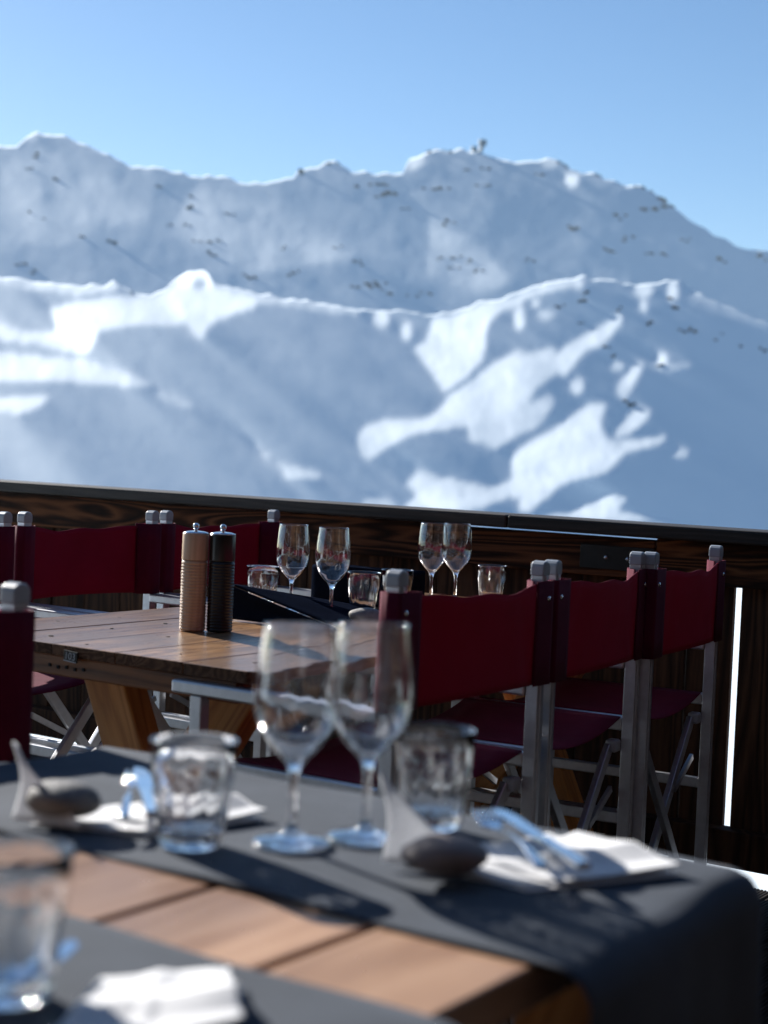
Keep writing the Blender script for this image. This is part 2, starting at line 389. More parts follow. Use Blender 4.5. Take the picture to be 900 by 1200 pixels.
def z3(pts, ox, oy): return [(a / 3 + ox, b / 3 + oy) for a, b in pts]
L3 = lambda *p: z3(p, 0, 300)
L4 = lambda *p: z3(p, 300, 300)
L5 = lambda *p: z3(p, 600, 300)
def E5(cx, cy, rx, ry, ox=600): return (cx / 3 + ox, cy / 3 + 300, rx / 3, ry / 3)
mid_masks = [
 (9, L3((-400, 20), (0, 75), (90, 100), (200, 105), (300, 122), (400, 105)), 1),
 ('p', L3((170, 185), (260, 165), (400, 140), (530, 145), (560, 240), (450, 245), (350, 260), (320, 330), (230, 310), (195, 265), (200, 235)), 1),
 ('p', L3((530, 145), (600, 110), (650, 55), (740, 55), (750, 110), (900, 135), (900, 180), (830, 200), (740, 240), (710, 295), (650, 245), (560, 240)), 1),
 ('p', L3((-300, 180), (0, 240), (60, 265), (190, 265), (310, 300), (310, 345), (250, 335), (150, 310), (0, 290), (-300, 260)), 1),
 ('p', L3((-400, 280), (0, 340), (150, 355), (330, 375), (440, 415), (545, 462), (450, 455), (300, 445), (150, 440), (0, 440), (-400, 400)), 1),
 ('p', L3((-200, 490), (0, 500), (180, 490), (120, 540), (60, 560), (10, 545)), 1),
 (5, L3((560, 482), (670, 530)), .7),
 (7, L4((0, 150), (100, 155), (200, 175), (350, 192)), 1),
 ('e', E5(440, 220, 28, 30, 300), 1), ('e', E5(530, 265, 18, 35, 300), 1),
 ('p', L4((555, 330), (610, 400), (660, 480), (740, 430), (800, 360), (815, 240), (860, 190), (900, 185), (900, 145), (800, 160), (690, 210), (620, 215), (600, 290)), 1),
 ('p', L4((830, 380), (900, 345), (905, 640), (840, 680), (740, 640), (750, 600), (640, 610), (560, 625), (500, 650), (400, 715), (370, 700), (355, 640), (380, 600), (450, 575), (580, 575), (640, 545), (680, 490), (740, 450)), .9),
 ('p', L4((520, 885), (570, 840), (530, 800), (570, 745), (640, 780), (700, 785), (820, 815), (900, 790), (900, 840), (800, 885), (700, 905)), .9),
 ('p', L4((0, 665), (70, 720), (250, 775), (110, 785), (80, 735), (20, 700)), 1),
 ('p', L4((360, 880), (400, 850), (460, 850), (500, 890)), .6),
 (9, L5((0, 170), (60, 130), (130, 110), (200, 95)), 1),
 ('e', E5(230, 95, 18, 18), 1), ('e', E5(85, 165, 15, 15), 1), ('e', E5(25, 220, 20, 40), 1), ('e', E5(120, 205, 35, 15), .6),
 ('e', E5(465, 120, 35, 20), 1), ('e', E5(565, 125, 22, 35), 1), ('e', E5(465, 175, 15, 20), 1),
 ('p', L5((380, 205), (390, 235), (320, 310), (250, 340), (190, 420), (150, 415), (150, 360), (200, 310), (280, 260)), 1),
 ('p', L5((0, 330), (60, 340), (150, 320), (150, 420), (80, 470), (60, 520), (130, 480), (150, 520), (90, 600), (0, 640)), .75),
 ('e', E5(230, 455, 25, 30), .9), ('e', E5(370, 385, 25, 20), .8), ('e', E5(525, 365, 22, 25), 1), ('e', E5(570, 388, 60, 12), .5),
 ('p', L5((375, 450), (440, 370), (460, 385), (420, 470), (395, 505), (370, 480)), 1),
 ('p', L5((0, 700), (80, 640), (160, 600), (260, 525), (330, 525), (310, 590), (330, 640), (400, 650), (540, 630), (540, 655), (400, 690), (330, 760), (180, 800), (60, 900), (30, 900), (30, 850), (0, 850)), .95),
 ('p', L5((360, 620), (440, 530), (490, 540), (480, 570), (420, 620), (370, 640)), 1),
 ('e', E5(595, 695, 28, 18), .8),
 ('p', L5((60, 915), (200, 905), (290, 860), (330, 830), (410, 850), (370, 890), (560, 940), (300, 935)), 1),
 (8, L5((640, 130), (780, 190), (900, 245)), .6),
 ('e', E5(700, 98, 24, 22, 0), -1),
]
mid_sil = [(-260, 300), (0, 323), (30, 330), (67, 331), (100, 336), (133, 332), (160, 343), (178, 345), (196, 338), (212, 321), (222, 317), (243, 317), (252, 332), (275, 338), (300, 343), (330, 347), (370, 354), (410, 361), (440, 364), (470, 363), (500, 370), (530, 366), (560, 355), (590, 349), (620, 338), (650, 330), (680, 324), (700, 326), (735, 334), (760, 333), (780, 331), (795, 330), (815, 341), (860, 362), (900, 378), (1000, 425), (1160, 480)]
far_sil = [(-260, 190), (-60, 178), (0, 171), (18, 171), (32, 160), (42, 155), (60, 161), (78, 158), (90, 166), (125, 182), (150, 193), (165, 197), (180, 196), (205, 200), (235, 207), (262, 207), (280, 213), (300, 214), (330, 211), (345, 207), (348, 199), (356, 198), (372, 196), (382, 188), (392, 187), (400, 193), (412, 201), (440, 203), (472, 204), (480, 186), (495, 180), (512, 175), (530, 176), (548, 178), (565, 179), (580, 185), (600, 190), (628, 190), (640, 185), (655, 188), (668, 198), (685, 205), (698, 202), (708, 209), (735, 218), (752, 218), (765, 226), (780, 238), (800, 252), (830, 272), (860, 285), (875, 293), (885, 290), (895, 294), (910, 296), (1000, 330), (1160, 380)]
far_masks = [('p', [(474, 200), (480, 186), (496, 180), (500, 190), (484, 200)], 1), ('e', (644, 190, 9, 5), .8), ('e', (670, 211, 8, 8), 1),
 ('e', (884, 293, 6, 5), 1), ('e', (740, 217, 5, 3), .8), ('e', (38, 158, 7, 4), .6), ('e', (176, 197, 8, 3), .6),
 ('p', [(505, 255), (560, 285), (600, 330), (560, 345), (500, 320)], .28), ('p', [(230, 215), (330, 250), (420, 300), (300, 320), (200, 270)], .22), ('p', [(0, 170), (90, 180), (180, 250), (60, 290), (0, 280)], .15)]
mid, mid_at = hill('snow_hills', mid_sil, 700, 900.0, mid_masks, (-1.2, 2.6), (0.15, 1.35), 0.10, 11)
far, far_at = hill('snow_mountains', far_sil, 470, 4200.0, far_masks, (-1.2, 2.4), (0.12, 1.3), 0.2, 23, shade_t=0.010, nse=0.013, pw=0.95)
rocks(far_at, far, [(225, 233, 6, 4), (223, 245, 6, 5), (241, 284, 15, 4), (248, 298, 8, 5), (268, 253, 8, 3), (130, 285, 6, 5), (218, 266, 7, 3), (198, 264, 5, 3), (343, 320, 9, 4), (420, 308, 7, 5), (423, 336, 13, 5), (443, 334, 10, 5), (453, 343, 9, 5), (490, 346, 12, 4), (533, 303, 8, 3), (533, 315, 8, 3), (517, 303, 6, 3), (548, 307, 4, 6), (560, 318, 7, 4), (436, 219, 16, 6), (446, 230, 9, 5), (458, 230, 9, 5), (475, 245, 6, 4), (511, 222, 13, 4), (547, 200, 7, 3), (567, 200, 6, 4), (566, 219, 9, 3), (525, 262, 9, 5), (735, 282, 8, 5), (670, 267, 9, 4), (727, 256, 8, 5), (632, 205, 8, 4), (760, 222, 15, 5), (772, 246, 15, 7), (778, 238, 9, 6), (805, 282, 7, 5), (620, 305, 8, 4), (715, 295, 8, 5), (760, 297, 7, 3), (778, 299, 6, 4), (845, 308, 8, 6), (892, 303, 7, 5), (23, 311, 8, 3), (38, 318, 6, 4), (287, 323, 5, 6), (295, 328, 6, 4), (40, 182, 6, 4), (33, 200, 6, 3), (64, 209, 6, 4), (35, 250, 4, 3), (51, 256, 4, 3), (352, 204, 6, 5), (388, 192, 9, 3), (332, 291, 5, 3), (395, 291, 7, 3), (95, 277, 5, 3), (515, 176, 12, 2), (700, 206, 7, 3), (660, 192, 8, 3), (185, 221, 6, 3)])
rocks(mid_at, mid, [(787, 350, 4, 5), (791, 360, 5, 7), (802, 387, 7, 4), (808, 389, 7, 5), (712, 408, 6, 4), (720, 417, 5, 4), (773, 429, 6, 4), (738, 473, 7, 6), (687, 343, 5, 4), (682, 353, 8, 5), (655, 360, 7, 4), (680, 380, 5, 3), (760, 380, 5, 4), (868, 405, 4, 5), (893, 410, 5, 6), (837, 398, 4, 3), (725, 363, 4, 4), (154, 344, 4, 2), (845, 392, 3, 3)])
# lift station on the ridge
pos, d = far_at(556, 178); s = d / FPX
st = thing('lift_station', 'tiny dark summit lift station standing on the far snowy ridge', 'lift station', pos, 0.2)
obj('station_hall', MB().box(-4 * s, 3 * s, -3 * s, 3 * s, -4 * s, 5 * s), M['hut'], st, 0.4 * s)
obj('pylon', MB().bar((6 * s, 0, -3 * s), (11 * s, 0, 12 * s), 4 * s, 4 * s), M['hut'], st)
obj('pylon_head', MB().box(5 * s, 14 * s, -3 * s, 3 * s, 7 * s, 14 * s), M['hut'], st, 0.8 * s)
# snow outside the terrace: one sheet falling away and running on to the horizon
mb = MB(); NA, rads = 96, [0.0, 5.2, 7, 10, 16, 30, 60, 120, 260, 600, 1000, 2500, 6000, 12000]
g0 = []
for r in rads:
    for k in range(NA):
        a = 2 * PI * k / NA
        zz = -0.5 - 0.055 * min(r, 1000) + (0.18 * math.sin(a * 7 + r) * min(1, r / 8) if r < 200 else 0)
        g0.append((r * math.cos(a), r * math.sin(a), zz))
fs = [(i * NA + k, i * NA + (k + 1) % NA, (i + 1) * NA + (k + 1) % NA, (i + 1) * NA + k) for i in range(len(rads) - 1) for k in range(NA)]
mb.add(g0, fs, True)
structure(obj('snow_ground', mb, M['snow']))

# ------------------------------------------------------------------ terrace deck: ribbed boards running along u
deck = structure(obj('terrace_floor', MB().box(-5.6, 1.75, -1.6, 4.12, -0.16, -0.034), M['deck'])); deck.rotation_euler = (0, 0, RZ)
mb = MB(); BW = 0.138; nr = 14; prof = []
for k in range(nr):
    x = -BW / 2 + BW * k / nr; q = BW / nr
    prof += [(x + 0.1 * q, -0.004), (x + 0.28 * q, 0.0), (x + 0.72 * q, 0.0), (x + 0.9 * q, -0.004)]
prof = [(-BW / 2, -0.030)] + prof + [(BW / 2, -0.030)]
vs = [(x, y, z) for y in (-1.6, 4.1) for x, z in prof]; n = len(prof)
mb.add(vs, [(k, k + 1, n + k + 1, n + k) for k in range(n - 1)] + [tuple(range(n))[::-1], tuple(range(n, 2 * n))])
bme = mb.mesh('deck_board'); bme.materials.append(M['deck'])
for k in range(50):
    o = obj('deck_board', bme, None, deck); o.location = (-5.5 + k * 0.145, 0, 0)

# ------------------------------------------------------------------ the wooden parapet
WU = 3.985
par = thing('wooden_parapet', 'dark brown wooden parapet with weathered rail cap closing the terrace towards the snow', 'parapet', W(WU, 0), RZ)
# local x = v, y = outwards
def parbox(name, x0, x1, y0, y1, z0, z1, m, bev=0.003):
    mb = MB().box(x0 - (x0 + x1) / 2, x1 - (x0 + x1) / 2, y0, y1, z0 - (z0 + z1) / 2, z1 - (z0 + z1) / 2)
    o = obj(name, mb, m, par, bev); o.location = ((x0 + x1) / 2, 0, (z0 + z1) / 2); return o
for a, b in ((-7.2, -4.62), (-4.617, -2.30), (-2.297, 1.7)):
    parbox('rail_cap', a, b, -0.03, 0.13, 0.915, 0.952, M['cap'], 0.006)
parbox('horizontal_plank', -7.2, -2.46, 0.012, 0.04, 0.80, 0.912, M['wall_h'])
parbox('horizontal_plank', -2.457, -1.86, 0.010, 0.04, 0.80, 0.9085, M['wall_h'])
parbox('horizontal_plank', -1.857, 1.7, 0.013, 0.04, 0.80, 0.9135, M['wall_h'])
x = -7.2; k = 0
while x < 1.6:
    wdt = 0.147 + 0.01 * ((k * 7) % 3)
    x1 = x + wdt
    if x < -1.63 < x1 + 0.02: x1 = -1.645
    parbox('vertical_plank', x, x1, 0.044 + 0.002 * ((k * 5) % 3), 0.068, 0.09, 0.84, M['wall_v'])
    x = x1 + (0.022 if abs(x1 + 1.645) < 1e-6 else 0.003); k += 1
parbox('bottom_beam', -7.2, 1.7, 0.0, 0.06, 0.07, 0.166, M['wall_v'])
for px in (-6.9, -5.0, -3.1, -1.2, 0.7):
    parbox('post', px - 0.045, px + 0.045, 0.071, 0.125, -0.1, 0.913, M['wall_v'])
pl = parbox('iron_plate', -2.08, -1.86, 0.004, 0.0095, 0.82, 0.885, M['steel_dark'], 0.001)
for dx in (-0.03, 0.035):
    bo = obj('bolt', MB().lathe([(0.0001, 0.004), (0.004, 0.004), (0.006, 0.0), (0.006, -0.003), (0.0001, -0.003)], 10), M['alu'], pl)
    bo.rotation_euler = (PI / 2, 0, 0); bo.location = (dx, 0.003, 0)

# ------------------------------------------------------------------ unseen restaurant building, added behind and right of the terrace to block sky light
ch_ = thing('chalet', 'dark timber restaurant building behind and right of the terrace', 'building', W(-2.2, 1.9), RZ)
def chal(name, x0, x1, y0, y1, z0, z1, m, par_=None, bev=0.004):
    cx, cy, cz = (x0 + x1) / 2, (y0 + y1) / 2, (z0 + z1) / 2
    o = obj(name, MB().box(x0 - cx, x1 - cx, y0 - cy, y1 - cy, z0 - cz, z1 - cz), m, par_ or ch_, bev); o.location = (cx, cy, cz); return o
# local x = v - 1.9, y = u + 2.2 ; wing along the right side and main house behind the viewer
for k in range(14):
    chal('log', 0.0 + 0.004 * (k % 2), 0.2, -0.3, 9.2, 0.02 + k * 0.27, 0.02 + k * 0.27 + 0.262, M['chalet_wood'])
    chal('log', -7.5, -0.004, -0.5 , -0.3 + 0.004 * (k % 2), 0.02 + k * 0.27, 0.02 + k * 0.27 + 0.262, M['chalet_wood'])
chal('roof', -8.0, 3.2, -4.5, 0.5, 3.86, 4.05, M['cap']); chal('roof', -0.9, 3.2, 0.52, 9.7, 3.86, 4.05, M['cap'])  # overhang of the added building, widened to cover more sky
for cx in (-6.2, -4.4, -2.4):
    wf = chal('window', cx - 0.55, cx + 0.55, -0.33, -0.265, 0.95, 2.1, M['napkin'])
    for q in (-0.27, 0.27):
        pn = obj('pane', MB().box(-0.24, 0.24, -0.004, 0.004, -0.5, 0.5), M['mill_dark'], wf); pn.location = (q, 0.036, 0)

# ------------------------------------------------------------------ tables
def table(name, label, v0, v1, u0, u1, z, mt, nplank, cham, legs, gap=0.004, th=0.022):
    t = thing(name, label, 'table', W((u0 + u1) / 2, (v0 + v1) / 2), RZ)
    L, Wd = u1 - u0, v1 - v0; pw = Wd / nplank
    for k in range(nplank):
        a, b = -Wd / 2 + k * pw + gap / 2, -Wd / 2 + (k + 1) * pw - gap / 2
        y0 = -L / 2 + rnd.uniform(0, 0.005); y1 = L / 2 - rnd.uniform(0, 0.005)
        c = (a + b) / 2
        pts = [(a - c, y0), (b - c, y0), (b - c, y1), (a - c, y1)]
        if k == nplank - 1 and cham: pts = [(a - c, y0), (b - c - cham, y0), (b - c, y0 + cham), (b - c, y1), (a - c, y1)]
        if k == nplank - 1 and not cham: pts[2] = (b - c - 0.022, y1)
        if k == 0 and cham: pts = [(a - c + cham, y0), (b - c, y0), (b - c, y1), (a - c, y1), (a - c, y0 + cham)]
        n = len(pts); h = th + rnd.uniform(-.0012, 0)
        mb = MB().add([(x, y, -th) for x, y in pts] + [(x, y, h - th) for x, y in pts],
                      [tuple(range(n))[::-1], tuple(range(n, 2 * n))] + [(i, (i + 1) % n, n + (i + 1) % n, n + i) for i in range(n)])
        me = mb.mesh('plank'); me.materials.append(mt); me.materials.append(M['endgrain'])
        for f in me.polygons:
            if abs(f.normal.y) > 0.5: f.material_index = 1
        o = obj('plank', me, None, t, 0.0025); o.location = (c, 0, z)
    for s in (-1, 1):
        y = s * (L / 2 - 0.03)
        o = obj('end_batten', MB().box(-Wd / 2 + 0.02, Wd / 2 - 0.045, -0.022, 0.022, -0.019, 0.019), M['end_old'], t, 0.003); o.location = (0, y, z - th - 0.0195)
        for (xa, xb) in legs:
            hgt = z - th - 0.006; ang = math.atan2(xa - xb, hgt); LL = math.hypot(xa - xb, hgt); cut = math.tan(ang) * 0.0475
            mbl = MB().add([(x_, y_, (-LL / 2 if k_ == 0 else LL / 2) + cut * (x_ / 0.0475)) for k_ in (0, 1) for x_, y_ in ((-0.0475, -0.03), (0.0475, -0.03), (0.0475, 0.03), (-0.0475, 0.03))],
                [(3, 2, 1, 0), (4, 5, 6, 7), (0, 1, 5, 4), (1, 2, 6, 5), (2, 3, 7, 6), (3, 0, 4, 7)])
            o = obj('leg', mbl, M['leg_wood'], t, 0.004); o.rotation_euler = (0, ang, 0)
            o.location = ((xa + xb) / 2, y - s * (0.058 if xa < xb else 0.122), hgt / 2 + 0.003)
    o = obj('stretcher', MB().box(-0.03, 0.03, -L / 2 + 0.21, L / 2 - 0.21, 0.2, 0.27), M['leg_wood'], t, 0.004)
    return t
BT = table('trestle_table', 'weathered brown trestle table by the parapet with pepper mills on it', -2.535, -1.72, 2.137, 3.76, 0.73, M['top_old'], 5, 0.018, ((-0.02, 0.30), (0.29, -0.19)), gap=0.002)
# number plate nailed to the end of the table
npz = 0.711
npl = obj('number_plate', MB().box(-0.017, 0.017, -0.0015, 0.0015, -0.010, 0.010), M['steel_dark'], BT, 0.0006)
npl.location = (-2.153 + 2.1275, -0.8115 - 0.003, npz); npl.rotation_euler = (0, math.radians(4), 0)
fc = bpy.data.curves.new('lettering', 'FONT'); fc.body = '103'; fc.size = 0.019; fc.align_x = 'CENTER'; fc.align_y = 'CENTER'; fc.extrude = 0.0006
fo = bpy.data.objects.new('lettering_source', fc); COL.objects.link(fo)
lme = bpy.data.meshes.new_from_object(fo.evaluated_get(bpy.context.evaluated_depsgraph_get())); bpy.data.objects.remove(fo)
fo = obj('lettering', lme, M['plastic'], npl); fo.rotation_euler = (PI / 2, 0, 0); fo.location = (0, -0.002, 0)
for a, b in ((-0.016, 0.016),):
    r_ = obj('rim', MB().box(a, b, -0.0026, -0.0017, -0.0098, -0.0080), M['plastic'], npl)
for k in range(14):   # burn marks and nail holes in the top
    h = obj('nail_hole', MB().lathe([(0.0001, 0.0005), (0.0045, 0.0005), (0.0045, -0.004)], 10), M['hole'], BT)
    h.location = (-0.33 + 0.163 * (k % 5) + rnd.uniform(-.03, .03), -0.74 + 0.17 * (k // 5) + rnd.uniform(-.03, .03), 0.7298); h.scale = (rnd.uniform(.6, 1.5), rnd.uniform(.5, 1), 1)
for k in range(5):
    h = obj('nail_hole', MB().box(-0.003, 0.003, -0.001, 0.001, -0.003, 0.003), M['hole'], BT); h.location = (-0.09 + k * 0.022, -0.8045, 0.688 - 0.002 * (k % 2))
NT = table('wooden_table', 'tan plank table laid with slate runners nearest the viewer', -1.37, -0.545, -0.35, 1.437, 0.74, M['top_new'], 5, 0.0, ((-0.34, -0.1), (0.34, 0.1)), gap=0.008, th=0.034)

# ------------------------------------------------------------------ table runners (cloth draped over the long sides)
def runner(name, label, u0, u1, v0, v1, z, hangl, hangr, rad=0.03, seed=0):
    """strip across the table from v0 to v1 then falling over each edge on a soft bend"""
    path = []
    for k in range(9): path.append((v0 - rad * 0.9 , z - hangl + (hangl - rad) * k / 8))
    for k in range(1, 7):
        a = PI / 2 * k / 7; path.append((v0 - rad * 0.9 + rad * (1 - math.cos(a)), z - rad + rad * math.sin(a)))
    nx = 60
    for k in range(nx + 1): path.append((v0 + rad * .1 + (v1 - v0 - rad * .2) * k / nx, z))
    for k in range(1, 7):
        a = PI / 2 * k / 7; path.append((v1 + rad * .9 - rad * (1 - math.sin(a)), z - rad + rad * math.cos(a)))
    for k in range(13): path.append((v1 + rad * 0.9, z - rad - (hangr - rad) * k / 12))
    g = random.Random(seed); ph = [g.uniform(0, 6) for _ in range(6)]
    n = len(path) - 1; nu = 30
    def fn(i, j):
        v_, z_ = path[round(i * n)]; u_ = u0 + (u1 - u0) * j
        drop = max(0.0, z - z_)
        wav = 0.0011 * (math.sin(v_ * 23 + ph[0] + u_ * 7) + math.sin(u_ * 31 + ph[1] + v_ * 11)) * (1 if drop < .005 else 0) + 0.0024
        if drop > 0.03: v_ += (0.006 * math.sin(u_ * 26 + ph[2]) + 0.003 * math.sin(u_ * 61 + ph[3])) * min(1, drop / .2)
        v_ -= 0.062 * max(0, u_ - 1.06) * max(0, min(1, (v_ + 0.8) / 0.25))
        return W(u_ + 0.002 * math.sin(v_ * 9 + ph[4]), v_, z_ + (wav if drop < .005 else 0.0024))
    o = obj(name, MB().grid(fn, n, nu), M['runner'], None, solid=0.0012)
    return tag(o, label, 'table runner')
runner('table_runner', 'slate grey runner across the far end of the near table under the two wine glasses', 1.045, 1.424, -1.37, -0.545, 0.74, 0.3, 0.46, 0.032, 3)
runner('table_runner', 'slate grey runner in the bottom foreground of the near table under the cut off tumbler', 0.47, 0.893, -1.37, -0.545, 0.74, 0.3, 0.40, 0.03, 9)
# back table: a black runner whose left end has been lifted by the wind
def lifted(i, j):
    v_ = -2.30 + 0.56 * i; u_ = 2.775 + 0.36 * j
    k = max(0.0, (-1.985 - v_) / 0.315)
    zz = 0.7325 + 0.075 * k ** 1.05 * (1 - 0.75 * j)
    return W(u_ - 0.015 * k * (1 - j), v_, zz)
o = obj('table_runner', MB().grid(lifted, 40, 16), M['navy'], None, solid=0.002)
tag(o, 'black runner on the trestle table with its left end lifted by the wind', 'table runner')
def wedge(i, j):        # its front hem, hanging from the lifted edge to the table top
    v_ = -2.30 + 0.315 * i; k = max(0.0, (-1.985 - v_) / 0.315)
    return W(2.757 - 0.015 * k + 0.012 * math.sin(j * PI) * k, v_, 0.7325 + (0.001 + 0.075 * k ** 1.05) * j)
hem = obj('hem', MB().grid(wedge, 30, 8), M['navy'], o, solid=0.002)
# folded dark napkin pouch standing behind the glasses
def pouch(i, j):
    a = 2 * PI * i; x = 0.16 * math.copysign(abs(math.cos(a)) ** 0.45, math.cos(a)); y = 0.05 * math.copysign(abs(math.sin(a)) ** 0.6, math.sin(a))
    z = 0.088 * min(1, j * 1.25); sc_ = 1.0 if j <= 0.8 else 1 - (j - 0.8) / 0.2 * 0.99
    return W(3.33 + y * sc_, -2.33 + x * sc_, 0.7315 + z + (0.004 * math.sin(a * 3) if j > .5 else 0))
o = obj('folded_blanket', MB().grid(pouch, 48, 20), M['navy'], None)
tag(o, 'folded black blanket lying on the trestle table behind the wine glasses', 'blanket')

# ------------------------------------------------------------------ chairs
def make_chair():
    t = thing('folding_chair', '', 'chair')
    hw = 0.243
    for s in (-1, 1):
        y = s * hw
        p = obj('rear_post', MB().box(-0.0125, 0.0125, y - 0.0125, y + 0.0125, 0.01, 0.902).box(-0.0145, -0.0120, y - 0.004, y + 0.004, 0.012, 0.9), M['alu'], t, 0.002)
        mb = MB()
        arc = [(-0.0142 , 0), (-0.0142, 0.017)] + [(-0.0142 * math.cos(a), 0.017 + 0.011 * math.sin(a)) for a in (0.5, 1.05, 1.57, 2.09, 2.64)] + [(0.0142, 0.017), (0.0142, 0)]
        n = len(arc)
        mb.add([(x, yy, z) for yy in (-0.0142, 0.0142) for x, z in arc], [tuple(range(n)), tuple(range(n, 2 * n))[::-1]] + [(k, n + k, n + (k + 1) % n, (k + 1) % n) for k in range(n)])
        cpo = obj('end_cap', mb, M['plastic'], p, 0.003); cpo.location = (0, y, 0.8985)
        cpo.rotation_euler = (0, 0, PI / 2)
        obj('front_post', MB().box(0.39, 0.415, y - 0.0125, y + 0.0125, 0.01, 0.676), M['alu'], t, 0.002)
        obj('armrest', MB().box(0.0135, 0.455, y - 0.018, y + 0.018, 0.677, 0.700), M['alu'], t, 0.004)
        obj('seat_rail', MB().box(0.0135, 0.389, y - 0.011, y + 0.011, 0.545, 0.572), M['alu'], t, 0.003)
        obj('side_rail', MB().box(0.0135, 0.389, y - 0.009, y + 0.009, 0.345, 0.370), M['alu'], t, 0.003)
        for x in (0.020, 0.375):
            hb = obj('hinge_block', MB().bar((x + 0.004, y - s * 0.0135, 0.515), (x + 0.004, y - s * 0.045, 0.515), 0.026, 0.026), M['plastic'], t, 0.005)
    for x0 in (0.022, 0.371):
        for s in (-1, 1):
            obj('cross_leg', MB().bar((x0 + s * 0.009, -s * 0.205, 0.512), (x0 + s * 0.009, s * 0.235, 0.03), 0.014, 0.026), M['alu'], t, 0.002)
            obj('brace', MB().bar((x0 + s * 0.009 + 0.017, s * 0.228, 0.42), (x0 + s * 0.009 + 0.017, s * 0.10, 0.36), 0.008, 0.014), M['alu'], t)
    # canvas: the back wraps the posts, panel bows slightly backwards
    def back(i, j):
        y = -0.262 + 0.524 * i; c = max(0.0, 1 - (y / 0.19) ** 2)
        z = 0.703 + 0.186 * j + (0.017 * c * -(j - 0.15)) + 0.0025 * math.sin(y * 41 + j * 2) * j + 0.004 * math.sin(y * 17 + 1) * j
        return (-0.017 - 0.012 * c + 0.003 * math.sin(j * 5) * c + 0.0022 * math.sin(j * 4 + abs(y) * 40) * max(0, 1 - abs(abs(y) - 0.17) / 0.06), y, z)
    obj('backrest', MB().grid(back, 44, 12), M['red'], t, solid=0.0015)
    for s in (-1, 1):
        def slv(i, j):
            a = i
            # flat loop round the post, opened towards the panel
            w_ = 0.040
            ring = [(-0.0195, w_), (-0.0195, 0.0), (-0.0195, -0.024), (0.0, -0.030), (0.0185, -0.024), (0.0185, 0.0), (0.012, 0.02), (-0.012, w_)]
            f = a * (len(ring) - 1); k = min(int(f), len(ring) - 2); fr = f - k
            x = ring[k][0] * (1 - fr) + ring[k + 1][0] * fr; yy = ring[k][1] * (1 - fr) + ring[k + 1][1] * fr
            return (x, s * (hw - yy - 0.006) , 0.7005 + 0.1905 * j)
        sv = obj('sleeve', MB().grid(slv, 28, 4), M['red_dark'], t, solid=0.0015)
        rv = obj('rivet', MB().lathe([(0.0001, 0.0022), (0.004, 0.0015), (0.0055, 0), (0.0055, -0.001), (0.0001, -0.001)], 12), M['chrome'], sv)
        rv.rotation_euler = (0, -PI / 2, 0); rv.location = (-0.0208, s * hw, 0.858)
    def seat(i, j):
        y = -0.238 + 0.476 * i; x = 0.018 + 0.365 * j
        return (x, y, 0.5735 - 0.028 * (1 - (y / 0.238) ** 2))
    obj('seat', MB().grid(seat, 20, 8), M['red'], t, solid=0.002)
    return t
ch = make_chair(); ch.scale = (1, 0.965, 1)
FACE_L = RZ + PI      # seat towards -v
FACE_R = RZ           # seat towards +v
CZ = 0.0
right = [(2.375, -1.44, 'nearest burgundy folding chair right of the trestle table, tumbler in front of its backrest', 0.0),
         (2.893, -1.468, 'middle burgundy folding chair of the three right of the trestle table', 0.11),
         (3.386, -1.50, 'farthest burgundy folding chair right of the trestle table beside the bright slit', 0.11)]
for i, (u_, v_, lb, r) in enumerate(right):
    if i == 0:
        ch.location = W(u_, v_, CZ); ch.rotation_euler = (0, 0, FACE_L + r); ch['label'] = lb; ch['group'] = 'chairs around the trestle table'
    else: dup(ch, W(u_, v_, CZ), FACE_L + r, lb, 'chairs around the trestle table')
dup(ch, W(2.517, -3.02, CZ), FACE_R, 'burgundy folding chair left of the trestle table at the left picture edge behind it', 'chairs around the trestle table')
dup(ch, W(3.05, -3.02, CZ), FACE_R + 0.01, 'burgundy folding chair left of the trestle table whose whole backrest shows left of the mills', 'chairs around the trestle table')
dup(ch, W(3.575, -3.02, CZ), FACE_R - 0.01, 'burgundy folding chair left of the trestle table partly hidden behind the pepper mills', 'chairs around the trestle table')
dup(ch, W(1.200, -1.55, 0), FACE_R, 'burgundy folding chair cut off by the left picture edge beside the near table', 'chairs at the near table')

# ------------------------------------------------------------------ mills
def mill(label, u_, v_, m, group):
    t = thing('pepper_mill', label, 'pepper mill', W(u_, v_, 0.731), 0.3, group); t.scale = (1.03, 1.03, 1.055)
    pr = [(0.0001, 0.0), (0.024, 0.0)]
    nrib = 22
    for k in range(nrib):
        z = 0.002 + k * 0.00605
        pr += [(0.0247, z), (0.0261, z + 0.0012), (0.0261, z + 0.0036), (0.0247, z + 0.0048)]
    pr += [(0.0250, 0.1365), (0.0001, 0.1365)]
    obj('body', MB().lathe(pr, 40), m, t)
    obj('head', MB().lathe([(0.0001, 0.1375), (0.0258, 0.1375), (0.0260, 0.139), (0.0258, 0.187), (0.0252, 0.189), (0.0001, 0.189)], 40), m, t)
    obj('cap_disc', MB().lathe([(0.0001, 0.1892), (0.0254, 0.1892), (0.0254, 0.1902), (0.018, 0.1925), (0.006, 0.194), (0.0001, 0.194)], 40), M['chrome'], t)
    kp = [(0.0001, 0.193), (0.003, 0.193), (0.003, 0.196)] + [(0.0064 * math.sin(a), 0.2025 - 0.0064 * math.cos(a)) for a in [0.45 + 0.3 * i for i in range(9)]] + [(0.0001, 0.2089)]
    obj('knob', MB().lathe(kp, 24), M['chrome'], t)
    return t
mill('light wooden ribbed pepper mill standing on the trestle table', 2.515, -2.193, M['mill_light'], 'mills on the trestle table')
mill('black ribbed mill standing beside the light wooden one', 2.545, -2.146, M['mill_dark'], 'mills on the trestle table')

